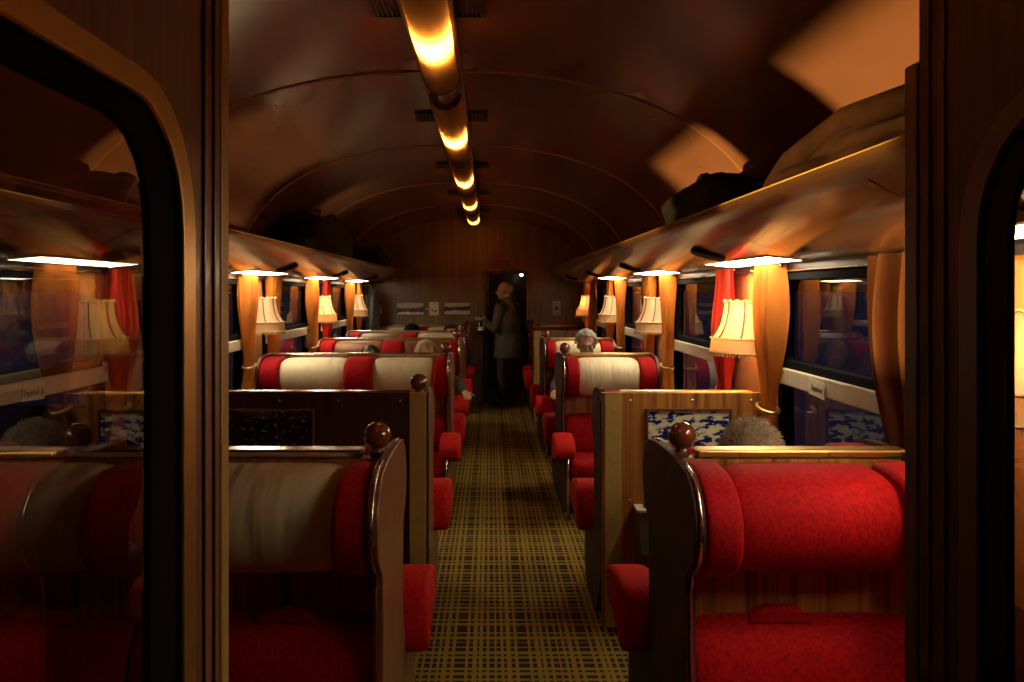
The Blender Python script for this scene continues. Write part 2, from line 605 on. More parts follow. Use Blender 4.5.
wn = 0
for side, x, s in (('single', XR, 1), ('double', XL, -1)):
    for k, (a, b) in enumerate(WINS if s > 0 else WINL):
        wn += 1
        w = hold('window_%d' % wn)
        B().ring(rloop(a - 0.01, b + 0.01, ZS0 - 0.01, ZS1 + 0.012, 0.02), rloop(a + 0.055, b - 0.055, ZS0 + 0.04, ZS1 - 0.04, 0.05), x - s * 0.022, x + s * 0.03).make('frame', M['black'], w, bevel=0.004)
        # chrome line round the upper light
        B().ring(rloop(a + 0.030, b - 0.030, 1.165, ZS1 - 0.018, 0.05), rloop(a + 0.040, b - 0.040, 1.175, ZS1 - 0.025, 0.042), x - s * 0.034, x - s * 0.018).make('chrome_strip', M['chrome'], w, bevel=0.003)
        B().ring(rloop(a + 0.046, b - 0.046, 1.175, ZS1 - 0.032, 0.045), rloop(a + 0.085, b - 0.085, 1.215, ZS1 - 0.06, 0.05), x - s * 0.030, x + s * 0.012).make('gasket', M['black'], w, bevel=0.004)
        B().box(x - s * 0.043, x - s * 0.005, a + 0.005, b - 0.005, 1.112, 1.182).make('middle_rail', M['sill'], w, bevel=0.006)
        for yy in (a + 0.035, b - 0.035):
            lp = B().box(x - s * 0.046, x - s * 0.042, yy - 0.028, yy + 0.028, 1.14, 1.20).make('latch_plate', M['sill'], w, bevel=0.002)
            cc = [(yy - 0.008 + 0.010 * math.cos(2 * PI * i / 14), 1.172 + 0.010 * math.sin(2 * PI * i / 14)) for i in range(14)]
            c2 = [(yy - 0.008 + 0.006 * math.cos(2 * PI * i / 14), 1.172 + 0.006 * math.sin(2 * PI * i / 14)) for i in range(14)]
            mk = B().ring(cc, c2, x - s * 0.0475, x - s * 0.0455)
            mk.box(x - s * 0.0475, x - s * 0.0455, yy + 0.011, yy + 0.016, 1.169, 1.175)
            mk.make('latch_mark', M['ink'], lp)
        B().prism(rloop(a + 0.08, b - 0.08, 1.21, ZS1 - 0.055, 0.05), x + s * 0.002, x + s * 0.008).make('upper_glass', M['glass'], w)
        B().prism(rloop(a + 0.05, b - 0.05, ZS0 + 0.035, 1.12, 0.02), x + s * 0.002, x + s * 0.008).make('lower_glass', M['glass'], w)

# near end wall (behind the camera) and far end wall with its doorway
prof = [(XL - 0.02, 0.0)] + [(XL - 0.02, 1.6)] + arch(off=0.01) + [(XR + 0.02, 1.6), (XR + 0.02, 0.0)]
struct(B().prism(prof, Y0 - 0.04, Y0, 'y').make('wall_near', M['darkwood']))
DX0, DX1, DZ = -0.055, 0.49, 1.745
we = hold('wall_far')
lft = [(XL - 0.02, 0), (XL - 0.02, 1.6)] + [p for p in arch(off=0.01) if p[0] < DX0] + [(DX0, ceil_z(DX0)), (DX0, 0)]
rgt = [(DX1, 0), (DX1, ceil_z(DX1))] + [p for p in arch(off=0.01) if p[0] > DX1] + [(XR + 0.02, 1.6), (XR + 0.02, 0)]
B().prism(lft, Y1, Y1 + 0.05, 'y').make('end_panel', M['endwall'], we)
B().prism(rgt, Y1, Y1 + 0.05, 'y').make('end_panel', M['endwall'], we)
mid = [(DX0, DZ), (DX0, ceil_z(DX0))] + [p for p in arch(off=0.01) if DX0 < p[0] < DX1] + [(DX1, ceil_z(DX1)), (DX1, DZ)]
B().prism(mid, Y1, Y1 + 0.05, 'y').make('end_panel', M['endwall'], we)
B().box(DX0 - 0.05, DX0, Y1 - 0.015, Y1 + 0.06, 0, DZ + 0.05).box(DX1, DX1 + 0.05, Y1 - 0.015, Y1 + 0.06, 0, DZ + 0.05).box(DX0, DX1, Y1 - 0.015, Y1 + 0.06, DZ, DZ + 0.05).make('door_casing', M['darkwood'], we, bevel=0.005)
# vestibule beyond the doorway
struct(B().box(XL, XR, Y1 + 1.55, Y1 + 1.6, 0, 2.5).make('wall_vestibule', M['darkwood']))
dr = hold('door_3')
B().box(DX0 - 0.0, DX0 + 0.035, Y1 + 0.07, Y1 + 0.62, 0.01, DZ - 0.01).make('door_leaf', M['darkwood'], dr, bevel=0.004)
B().box(DX0 + 0.036, DX0 + 0.042, Y1 + 0.2, Y1 + 0.5, 0.95, 1.6).make('pane', M['glass'], dr)
B().tube([(DX0 - 0.02, Y1 - 0.05, 0.55), (DX0 - 0.02, Y1 - 0.05, 1.55)], 0.012).make('grab_pole', M['chrome'], dr, smooth=True)
B().box(DX0 - 0.035, DX0 - 0.005, Y1 - 0.06, Y1 - 0.015, 0.98, 1.06).make('handle', M['chrome'], dr, bevel=0.008)

# ------------------------------------------------------------------ the two near glazed door leaves beside the camera
def leaf(name, x, s, yg, yk, yt, yw, ye, ztop, ang=0.0, zg=1.64, rk=1.0):
    """s: +1 leaf on the +x side; the edges yg.. are where glass, gasket, trim, wood and edge strip end"""
    d = hold(name)
    d.location = (x, 0, 0)
    d.rotation_euler = (0, 0, ang)
    x = 0
    ya = -0.62
    wo = [(yw, 2.485), (ya, 2.485), (ya, 0.01), (yw, 0.01)]
    outer = []
    il = rloop(ya + 0.2, yt, 0.72, zg + 0.05 * rk, 0.14 * rk)
    q = len(il) // 4
    for i in range(4):
        outer += [wo[i]] * q
    # a wood plate with a round-cornered opening
    bb = B()
    L = []
    for a in (x, x + s * 0.035):
        L.append([bb.bm.verts.new((a, *p)) for p in wo])
        L.append([bb.bm.verts.new((a, *p)) for p in il])
    for o_, i_, a in ((L[0], L[1], 0), (L[2], L[3], 1)):
        for c in range(4):
            for i in range(q - 1):
                bb.bm.faces.new((o_[c], i_[c * q + i], i_[c * q + i + 1]))
            c2 = (c + 1) % 4
            bb.bm.faces.new((o_[c], i_[c * q + q - 1], i_[(c * q + q) % len(il)], o_[c2]))
    for c in range(4):
        c2 = (c + 1) % 4
        bb.bm.faces.new((L[0][c], L[0][c2], L[2][c2], L[2][c]))
    n = len(il)
    for i in range(n):
        bb.bm.faces.new((L[1][i], L[1][(i + 1) % n], L[3][(i + 1) % n], L[3][i]))
    bb.make('door_panel', M['midwood'] if s < 0 else M['shadewood'], d)  # +x leaf: shade painted in as a darker wood
    B().ring(rloop(ya + 0.19, yt + 0.004, 0.71, zg + 0.054 * rk, 0.142 * rk), rloop(ya + 0.23, yk, 0.755, zg + 0.027 * rk, 0.115 * rk), x - s * 0.005, x + s * 0.02).make('trim', M['brass'] if s < 0 else M['shadebronze'], d, smooth='auto', bevel=0.003)  # +x trim metal is coloured dark to stand for shade
    B().ring(rloop(ya + 0.23, yk, 0.755, zg + 0.027 * rk, 0.115 * rk), rloop(ya + 0.30, yg, 0.83, zg, 0.09 * rk), x + s * 0.0005, x + s * 0.008).make('gasket', M['black'], d, smooth='auto', bevel=0.004)
    B().prism(rloop(ya + 0.29, yg + 0.006, 0.82, zg + 0.006, 0.095 * rk), x + s * 0.0035, x + s * 0.0065).make('glass', M['doorglass'], d)
    # grooved wooden edge post and its metal strip
    B().box(x - s * 0.002, x + s * 0.045, yw, ye, 0.01, ztop).make('edge_strip', M['gold'] if s < 0 else M['shadebronze'], d, bevel=0.004)  # +x strip likewise has shade in its colour
    for yy in (yt + (yw - yt) * 0.38, yt + (yw - yt) * 0.72):
        B().box(x - s * 0.003, x + s * 0.01, yy, yy + 0.0035, 0.01, 2.48).make('groove_bead', M['darkwood'], d, bevel=0.002)
    return d


leaf('door_1', -0.275, -1, 0.709, 0.775, 0.807, 0.900, 0.928, 2.48, 0.012, 1.633, 0.9)
leaf('door_2', 0.50, 1, 0.82, 0.862, 0.895, 0.990, 1.024, 1.77)

# ------------------------------------------------------------------ luggage racks
def rack(name, x, s, label):
    """profile measured inwards from the wall"""
    r = thing(name, label, 'rack', (x, 0, 1.6))
    under = [(0.0, 0.020), (0.10, 0.026), (0.22, 0.040), (0.33, 0.070), (0.42, 0.112), (0.475, 0.142)]
    lip = [(0.500, 0.158), (0.512, 0.172), (0.508, 0.186), (0.492, 0.190)]
    top = [(0.475, 0.182), (0.40, 0.150), (0.2, 0.085), (0.0, 0.075)]
    prof = [(-s * u, z) for u, z in under + [(0.475, 0.150)] + top[1:]]
    lipp = [(-s * u, z) for u, z in [(0.470, 0.139)] + lip + [(0.470, 0.180)]]
    y = -0.6
    ends = [-1.0] + [0.6 + 1.2 * k for k in range(9)] + [11.48]
    for a, b in zip(ends, ends[1:]):
        B().prism(prof, a + 0.005, b - 0.005, 'y').make('rack_panel', M['rack'], r, smooth='auto')
        B().prism([(-s * u, z) for u, z in [(0.05, 0.035), (0.22, 0.050), (0.33, 0.080), (0.46, 0.14), (0.33, 0.11), (0.05, 0.06)]], b - 0.006, b + 0.006, 'y').make('seam', M['black'], r)
    B().prism(lipp, -1.0, 11.48, 'y').make('front_lip', M['rack'], r, smooth='auto')
    B().tube([(-s * 0.508, -1.0, 0.188), (-s * 0.508, 11.45, 0.188)], 0.003, 6).make('metal_edge', M['bronze'], r, smooth=True)
    B().box(-s * 0.001, -s * 0.03, -1.0, 11.48, -0.012, 0.022).make('curtain_rail', M['blackmetal'], r)
    return r


rack('luggage_rack', XR, 1, 'long glossy brown luggage rack above the single seats, holding a dark bag and a coat')
rack('luggage_rack', XL, -1, 'long glossy brown luggage rack above the double seats, holding a big black bag')

# rack lights: cream diffusers let into the rack underside above each pier
ORD = ['nearest', 'second', 'third', 'fourth', 'farthest']
rl = None
for side, x, s in (('single', XR, 1), ('double', XL, -1)):
    for k, p in enumerate(PIERS):
        if (side == 'double' and k < 2) or (side == 'single' and k == 4):
            continue
        lab = 'glowing rack light on the %s-seat side, %s' % (side, ['just beyond the near door leaf', 'above the lamp nearest the picture partition', 'third along, past the first white headrests', 'fourth along, toward the far end', 'last one before the far end wall'][k])
        loc = (x - s * 0.145, p - 0.26, 1.6335)
        if rl is None:
            rl = thing('rack_light', lab, 'light', loc, 'rack lights under the luggage racks')
            B().box(-0.068, 0.068, -0.47, 0.47, -0.006, 0.002).make('diffuser', M['panel'], rl)
            B().ring(rloop(-0.074, 0.074, -0.477, 0.477, 0.01, 2), rloop(-0.0675, 0.0675, -0.4695, 0.4695, 0.004, 2), -0.0065, 0.004, 'z').make('bezel', M['bronze'], rl)
            rl.rotation_euler = (0, 0.10, 0)
        else:
            r = clone(rl, loc, lab, 'rack lights under the luggage racks')
            r.rotation_euler = (0, s * 0.10, 0)
    for k, p in enumerate(PIERS):
        g = tag(B().lathe([(0.0, 0.03), (0.075, 0.03), (0.075, 0.0), (0.070, -0.005), (0.0, -0.007)], (0, 0, 0), 20).make('speaker_grille', M['black'], None, smooth='auto'),
                'black oval rack grille, %s-seat side, by the %s rack light' % (side, ['nearest', 'second', 'third', 'fourth', 'fifth'][k]), 'grille', 'round grilles in the rack undersides')
        g.location = (x - s * 0.315, p - 0.24, 1.659)
        g.rotation_euler = (0, s * 0.30, 0)
        g.scale = (1, 1.45, 1)

# ------------------------------------------------------------------ ceiling strip lights and air vents
cl = None
for k in range(6):
    y = 0.20 + 1.95 * k
    if y + 1.7 > Y1 + 0.2:
        continue
    lab = 'amber tubular ceiling light, %s' % ['starting above the camera', 'first whole one in view between wide black vents', 'second one in view', 'third one in view', 'fourth one in view', 'last one before the far end wall'][k]
    if cl is None:
        cl = thing('ceiling_light', lab, 'light', (XC, y, 2.465), 'tubular ceiling lights')
        U = [(0.075 * math.cos(t), -0.075 * math.sin(t) - 0.012) for t in [PI * i / 14 for i in range(15)]]
        b = B()
        b.loops([[(p[0], yy, p[1]) for p in U] for yy in (0.0, 0.4, 0.8, 1.2, 1.62)], closed=False, cap=False)
        b.make('cover', M['cover'], cl, smooth=True)
        B().box(-0.09, 0.09, -0.16, 1.78, -0.012, 0.03).make('tray', M['bronze'], cl, bevel=0.003)
        for yy in (-0.02, 1.62):
            B().prism([(p[0] * 1.06, p[1] * 1.06) for p in U], yy, yy + 0.02, 'y').make('end_cap', M['bronze'], cl, smooth='auto')
        B().prism([(p[0] * 0.8, p[1] * 0.8) for p in U], 1.64, 1.93, 'y').make('joint_box', M['darkwood'], cl, smooth='auto')
        B().tube([(0, 0.86, -0.03), (0, 1.10, -0.03)], 0.016, 10).make('bulb', M['tube'], cl, smooth=True)
        B().tube([(0, 1.10, -0.03), (0, 1.20, -0.03)], 0.014, 10).make('socket', M['chrome'], cl, smooth=True)
    else:
        clone(cl, (XC, y, 2.465), lab)
av = None
for k in range(5):
    y = 2.95 + 1.85 * k
    for s in (-1, 1):
        lab = 'black slatted ceiling vent, %s pair, %s-seat side of the tubular light' % (['nearest', 'second', 'third', 'fourth', 'farthest'][k], 'single' if s > 0 else 'double')
        xx = XC + s * 0.142
        loc = (xx, y, ceil_z(xx) - 0.004)
        if av is None:
            av = thing('air_vent', lab, 'vent', loc, 'ceiling air vents')
            B().ring(rloop(-0.062, 0.062, -0.11, 0.11, 0.008, 2), rloop(-0.048, 0.048, -0.095, 0.095, 0.004, 2), -0.010, 0.008, 'z').make('frame', M['blackmetal'], av)
            for i in range(6):
                B().box(-0.045 + i * 0.0165, -0.037 + i * 0.0165, -0.096, 0.096, -0.008, 0.004).make('slat', M['blackmetal'], av)
            B().box(-0.05, 0.05, -0.097, 0.097, 0.004, 0.007).make('backing', M['bronze'], av)
        else:
            clone(av, loc, lab)

# ------------------------------------------------------------------ seats
def endprofile(front, back):
    """outline (y,z) of a bench end; front = reach of the -y half, back = reach of the +y half (0 = flat)"""
    def half(k):
        return [(0.62 * k, 0.0), (0.63 * k, 0.26), (0.60 * k, 0.36), (0.42 * k, 0.385), (0.27 * k, 0.42), (0.245 * k, 0.56), (0.245 * k, 0.775), (0.275 * k, 0.80), (0.325 * k, 0.83), (0.355 * k, 0.90), (0.345 * k, 0.965), (0.30 * k, 1.02), (0.22 * k, 1.055)]
    L = [(-y, z) for y, z in half(1)] if front else [(-0.02, 0.0), (-0.02, 1.06)]
    R = half(1) if back else [(0.02, 0.0), (0.02, 1.06)]
    return L + R[::-1]


def cushion(t0, t1, s, prof, inset=0.018, M_=12, power=5):
    """a soft roll: outline prof (y,z) swept along x from t0 to t1 with rounded ends"""
    cy = sum(p[0] for p in prof) / len(prof)
    cz = sum(p[1] for p in prof) / len(prof)
    rows = []
    for i in range(M_ + 1):
        u = -math.cos(PI * i / M_) if M_ else 0
        u = math.copysign(abs(u) ** 0.8, u)
        k = 1 - 0.13 * abs(u) ** 14 - 0.03 * abs(u) ** 3
        x = (t0 + t1) / 2 + (t1 - t0) / 2 * u
        rows.append([(s * x, cy + (p[0] - cy) * k, cz + (p[1] - cz) * k) for p in prof])
    return B().loops(rows)


GRP = 'red train seats in bays along the aisle'


def seat(s, yc, faces, label, covers, ball=True, flatback=None, arms=(1, 1), name='train_seat', tab=False, t_off=0.0, wingmat='red', pads=None):
    """one bench. s=+1 single side, -1 double side. faces: -1 toward the camera end, +1 away."""
    x0 = 0.494 if s > 0 else -0.270
    W = 0.672 if s > 0 else 1.335
    st = thing(name, label, 'seat', (x0, yc, 0))
    prof = smooth_closed(endprofile(-1 in faces, 1 in faces), 2)
    ep = B().prism(prof, s * 0.0, s * 0.028, 'x').make('end_panel', M['midwood'] if s < 0 else M['shadewood'], st, smooth='auto', bevel=0.003)  # single-side ends: same panel, darker wood colour stands for shade
    # bright edging on the edge of the end panel, from floor over the top
    for f in faces:
        pts = [(s * 0.016, y * 1.0 + f * 0.004, z) for y, z in prof if (y * f > 0.10 and z > 0.43)]
        pts.sort(key=lambda p: p[2])
        if len(pts) > 4:
            B().tube(pts, 0.005, 6).make('edge_trim', M['chrome'], ep, smooth=True)
    B().prism(prof, s * (W - 0.0), s * (W - 0.02), 'x').make('wall_panel', M['darkwood'], st, smooth='auto')
    # backboard
    y0b, y1b = (-0.135 if -1 in faces else -0.02), (0.135 if 1 in faces else 0.02)
    B().box(s * 0.03, s * (W - 0.02), y0b, y1b, 0.05, 0.90).box(s * 0.03, s * (W - 0.02), -0.03, 0.03, 0.9, 1.035).make('backboard', M['veneer'], st)
    B().box(s * 0.03, s * (W - 0.02), -0.40 if -1 in faces else 0, 0.40 if 1 in faces else 0, 0.0, 0.24).make('plinth', M['blackmetal'], st)
    rail = B().box(s * 0.085, s * W, -0.034, 0.034, 1.036, 1.060).make('top_rail', M['brass'] if s > 0 else M['chrome'], st, bevel=0.006)
    for i in range(3 if s > 0 else 5):
        tt = 0.2 + 0.25 * i
        B().ball((s * tt, -0.0345, 1.048), 0.0035, 1).make('screw', M['chrome'], rail)
    if ball:
        fb = B().ball((s * 0.048, 0.0, 1.095), 0.039, 4).make('ball_finial', M['ball'], st, smooth=True)
        B().tube([(s * 0.048, 0, 1.03), (s * 0.048, 0, 1.065)], 0.02, 12).make('collar', M['darkwood'], fb, smooth=True)
    if s > 0:
        segs = [(0.030, 0.125, 'w'), (0.122, 0.545, 'c'), (0.542, 0.655, 'w')]
    else:
        segs = [(0.030, 0.118, 'w'), (0.116, 0.548, 'c'), (0.545, 0.735, 'w'), (0.732, 1.19, 'c'), (1.187, 1.315, 'w')]
    hidden = yc > 7.5
    for f in faces:
        ci = 0
        for a, b, kind in segs:
            if kind == 'w':
                pr = [(0.05, 0.86), (0.07, 0.775), (0.17, 0.762), (0.27, 0.782), (0.335, 0.835), (0.355, 0.905), (0.335, 0.975), (0.275, 1.025), (0.17, 1.045), (0.05, 1.038)]
                mm, nm = M['red'], 'headrest_wing'
            else:
                pr = [(0.05, 0.86), (0.07, 0.775), (0.16, 0.765), (0.24, 0.785), (0.285, 0.835), (0.30, 0.905), (0.285, 0.97), (0.235, 1.018), (0.14, 1.036), (0.05, 1.033)]
                cv = covers[ci % len(covers)]
                ci += 1
                mm, nm = M[cv], {'cream': 'antimacassar', 'red': 'headrest', 'tan': 'headrest'}[cv]
            pr = smooth_closed([(f * y, z) for y, z in pr], 1)
            o = cushion(a, b, s, pr).make(nm, mm, st, smooth=True)
        # lower back
        seats = [(0.035, 0.65)] if s > 0 else [(0.035, 0.66), (0.67, 1.31)]
        for a, b in seats:
            lb = smooth_closed([(f * y, z) for y, z in [(0.05, 0.36), (0.16, 0.33), (0.235, 0.38), (0.235, 0.50), (0.21, 0.59), (0.155, 0.645), (0.08, 0.65), (0.05, 0.58)]], 1)
            lo = cushion(a, b, s, lb).make('back_cushion', M['red'], st, smooth=True)
            if tab and f == -1:
                tb = [(s * (a + 0.145), 0.628), (s * (a + 0.320), 0.628), (s * (a + 0.295), 0.660), (s * (a + 0.265), 0.672), (s * (a + 0.20), 0.672), (s * (a + 0.168), 0.658)]
                B().prism(tb, -0.175, -0.115, 'y').make('pull_tab', M['red'], lo, smooth='auto', bevel=0.008)
            sc = smooth_closed([(f * y, z) for y, z in [(0.14, 0.25), (0.60, 0.27), (0.655, 0.30), (0.66, 0.36), (0.62, 0.40), (0.50, 0.415), (0.30, 0.395), (0.14, 0.375)]], 1)
            cushion(a, b, s, sc).make('seat_cushion', M['red'], st, smooth=True)
        # aisle armrest: a padded roll on the end panel, deeper at the rear
        ar = smooth_closed([(f * y, z) for y, z in [(0.29, 0.36), (0.33, 0.50), (0.37, 0.545), (0.46, 0.560), (0.58, 0.545), (0.68, 0.515), (0.715, 0.475), (0.69, 0.425), (0.60, 0.405), (0.44, 0.385), (0.35, 0.335)]], 1)
        am = cushion(-0.075, 0.058, s, ar).make('armrest', M['redpad'], st, smooth=True)
        B().tube([(s * 0.012, f * 0.665, 0.46), (s * 0.012, f * 0.655, 0.30), (s * 0.012, f * 0.64, 0.02)], 0.011, 8).make('arm_support', M['chrome'], st, smooth=True)
        if s > 0 and f == -1 and yc < 3:
            B().tube([(s * 0.655, f * 0.22, 0.52), (s * 0.645, f * 0.27, 0.585), (s * 0.655, f * 0.34, 0.60), (s * 0.668, f * 0.40, 0.52)], 0.014, 8).make('arm_bracket', M['brass'], st, smooth=True)
    if flatback:
        # the plain rear of a one-way bench: veneer board, metal edge strip, screws
        bd = B().box(s * 0.002, s * (W + 0.055), -0.045, -0.018, 0.02, 1.055).make('rear_board', M[flatback], st, bevel=0.003)
        B().box(s * 0.012, s * 0.085, -0.052, -0.044, 0.02, 1.057).make('edge_strip', M['gold'], st, bevel=0.002)
        for tt in (0.125, 0.40, 0.66):
            for zz in ((1.02, 0.79, 0.58, 0.36) if tt == 0.125 else (1.02,)):
                B().ball((s * tt, -0.046, zz), 0.007, 2, (1, 0.5, 1)).make('screw', M['chrome'], bd, smooth=True)
        for zz in (0.98, 0.75, 0.5, 0.25):
            B().ball((s * 0.05, -0.053, zz), 0.005, 1, (1, 0.5, 1)).make('screw', M['bronze'], bd)
    return st


seat(1, 2.40, (-1, 1), 'nearest red velvet single seat with a plain red headrest and a wooden ball finial', ['red'], tab=True)
seat(-1, 2.40, (-1, 1), 'nearest double seat with cream headrest covers, dimly lit beside the near door leaf', ['cream'], tab=True)
seat(1, 3.80, (1,), 'single seat turned away, its striped veneer rear carrying the blue valley picture', ['cream'], ball=False, flatback='veneer')
seat(-1, 3.80, (1,), 'double seat turned away, its wooden rear coloured dark as shade, carrying the night picture', ['cream'], ball=True, flatback='shadewood')  # rear board wood darkened in colour for the dim light here
seat(1, 6.15, (-1, 1), 'single seat with white headrest and red wings behind the veneer partition', ['cream'])
seat(-1, 6.15, (-1, 1), 'well lit double seat with two white headrests split by a red wing', ['cream'])
seat(1, 8.20, (-1, 1), 'single seat with white headrest where the man in glasses sits', ['cream'])
seat(-1, 8.20, (-1, 1), 'double seat with two tan brown headrests behind the fair-haired woman', ['tan'])
seat(1, 9.75, (1,), 'single seat turned away with a plain wooden rear near the far end', ['cream'], ball=True, flatback='midwood')
seat(-1, 9.75, (-1,), 'double seat with one white and one tan headrest near the far end', ['cream', 'tan'])
seat(1, 11.36, (-1,), 'last single seat against the far end wall by the glowing lamp', ['tan'])
seat(-1, 11.36, (-1,), 'last double seat with white headrests against the far end wall below the pictures', ['cream'])

# ------------------------------------------------------------------ pictures, plates, signs
def picture(name, label, x0, x1, y, z0, z1, m, fr=0.012, frame='darkwood'):
    cx, cz = (x0 + x1) / 2, (z0 + z1) / 2
    hw, hh = (x1 - x0) / 2, (z1 - z0) / 2
    t = thing(name, label, 'picture', (cx, y, cz))
    B().ring(rloop(-hw, hw, -hh, hh, 0.003, 2), rloop(-hw + fr, hw - fr, -hh + fr, hh - fr, 0.002, 2), -0.014, 0.0, 'y').make('frame', M[frame], t)
    B().box(-hw + fr * 0.8, hw - fr * 0.8, -0.006, -0.001, -hh + fr * 0.8, hh - fr * 0.8).make('print', m, t)
    return t


picture('framed_picture', 'framed blue and white valley photograph on the veneer partition', 0.685, 1.065, 3.754, 0.78, 0.985, M['bluephoto'])
picture('framed_picture', 'framed dark night town photograph on the shade-darkened wooden partition', -1.46, -0.775, 3.754, 0.805, 0.985, M['nightphoto'], 0.008)
picture('framed_picture', 'framed hill landscape on the far end wall, close to the windows', -1.27, -0.885, 11.498, 1.185, 1.365, M['hillphoto'])
picture('framed_picture', 'framed pale town landscape on the far end wall, close to the doorway', -0.625, -0.26, 11.498, 1.185, 1.365, M['townphoto'])
sw = thing('switch_panel', 'cream switch panel between the two framed landscapes on the far end wall', 'switch', (-0.757, 11.498, 1.275))
B().box(-0.065, 0.065, -0.012, 0, -0.09, 0.09).make('plate', M['sill'], sw, bevel=0.004)
B().box(-0.03, -0.005, -0.02, -0.01, -0.035, -0.01).box(0.012, 0.035, -0.02, -0.01, -0.05, -0.02).make('switch_key', M['ink'], sw, bevel=0.003)
B().box(-0.11, -0.05, -0.03, -0.011, -0.012, 0.008).make('lever', M['chrome'], sw, bevel=0.004)
nb = thing('notice_plate', 'small cream notice on the far end wall beside the glowing lamp', 'notice', (0.90, 11.498, 1.285))
B().box(-0.055, 0.055, -0.008, 0, -0.095, 0.095).make('plate', M['sill'], nb, bevel=0.003)
B().box(-0.03, 0.03, -0.0095, -0.007, -0.03, 0.02).box(-0.04, 0.04, -0.0095, -0.007, 0.05, 0.056).make('print', M['midwood'], nb)
sg = thing('door_sign', 'dark red sign with two printed lines above the far doorway', 'sign', (0.13, 11.498, 1.875))
B().box(-0.135, 0.135, -0.012, 0, -0.048, 0.048).make('plate', M['signdark'], sg, bevel=0.003)
for z in (0.022, -0.022):
    b = B()
    xx = -0.12
    while xx < 0.11:
        w = random.uniform(0.008, 0.016)
        b.box(xx, xx + w, -0.0145, -0.011, z - 0.014, z + 0.014)
        xx += w + 0.004
    b.make('lettering', M['signred'], sg)
B().lathe([(0, 0.0), (0.045, 0.0), (0.045, 0.01), (0, 0.01)], (0, 0, 0), 20).make('pictogram', M['signred'], sg, loc=(0.0, -0.002, 0.115)).rotation_euler = (PI / 2, 0, 0)

# reservation slips hanging on the window rails
def slip(label, x, y, z, s, word, tilt):
    p = thing('reservation_slip', label, 'slip', (x, y, z))
    p.rotation_euler = (tilt, 0, 0)
    B().box(-0.001, 0.001, -0.075, 0.075, -0.06, 0.0).make('paper', M['paper'], p)
    cu = bpy.data.curves.new('lettering', 'FONT')
    cu.body = word
    cu.size = 0.030
    cu.shear = 0.3
    cu.align_x = 'CENTER'
    cu.extrude = 0.0002
    to = bpy.data.objects.new('lettering', cu)
    C.objects.link(to)
    me = bpy.data.meshes.new_from_object(to.evaluated_get(bpy.context.evaluated_depsgraph_get()))
    bpy.data.objects.remove(to)
    t = link('lettering', me, M['ink'], p)
    t.location = (-s * 0.0016, 0, -0.040)
    t.rotation_euler = (PI / 2, 0, -s * PI / 2)
    return p


slip('white paper reservation slip hanging on the single-seat window rail', XR - 0.0475, 3.18, 1.168, 1, 'Engelock', 0.05)
slip('white handwritten paper slip hanging on the double-seat window rail', XL + 0.0475, 3.08, 1.168, -1, 'Engelock 2x', -0.05)

# waste bin on the partition
bn = thing('waste_bin', 'small grey bin with a red packet lid fixed to the veneer partition', 'bin', (0.71, 3.70, 0.36))
B().prism([(-0.06, 0.0), (0.06, 0.0), (0.075, 0.19), (-0.075, 0.19)], -0.04, 0.052, 'y').make('body', M['bin'], bn, bevel=0.006)
B().box(-0.08, 0.08, -0.05, 0.052, 0.19, 0.205).make('lid', M['sill'], bn, bevel=0.004)
B().box(-0.04, 0.04, -0.035, 0.02, 0.205, 0.222).make('packet', M['red'], bn, bevel=0.004)

# ------------------------------------------------------------------ curtains
def curtain(label, x, s, y, half, m, tie=1.0, ztop=1.615, zbot=0.72, seed=0, folds=3.4, pull=0.0):
    c = thing('curtain', label, 'curtain', (x - s * 0.060, y, 0))
    rnd = random.Random(seed)
    ph = rnd.uniform(0, 6)
    nz, ny = 26, 44
    rows = []
    for i in range(nz + 1):
        z = zbot + (ztop - zbot) * i / nz
        g = math.exp(-((z - tie) / 0.16) ** 2)
        wv = half * (1 - 0.42 * g) * (0.80 + 0.2 * min(1, abs(z - tie) / 0.4))
        row = []
        for j in range(ny + 1):
            u = -1 + 2 * j / ny
            fold = math.cos(u * folds * PI + ph + 0.5 * math.sin(3 * z + ph)) * (0.030 + 0.012 * math.sin(9 * z + ph)) * (1 - 0.35 * g) + 0.006 * math.sin(u * 15 + z * 4 + ph)
            row.append((-s * (0.012 + fold), u * wv + pull * g, z))
        rows.append(row)
    B().loops(rows, closed=False, cap=False).make('cloth', m, c, smooth=True)
    hw = half * 0.6
    ring = [(-s * 0.015 + 0.040 * math.cos(t), pull + hw * math.sin(t), tie + 0.012 * math.sin(t)) for t in [2 * PI * i / 20 for i in range(21)]]
    B().tube(ring, 0.009, 6).make('tieback', M['brass'] if m is not M['redcurtain'] else M['redcurtain'], c, smooth=True)
    B().tube([(-s * 0.0, -half, ztop - 0.004), (-s * 0.0, half, ztop - 0.004)], 0.006, 6).make('rod', M['chrome'], c, smooth=True)
    return c


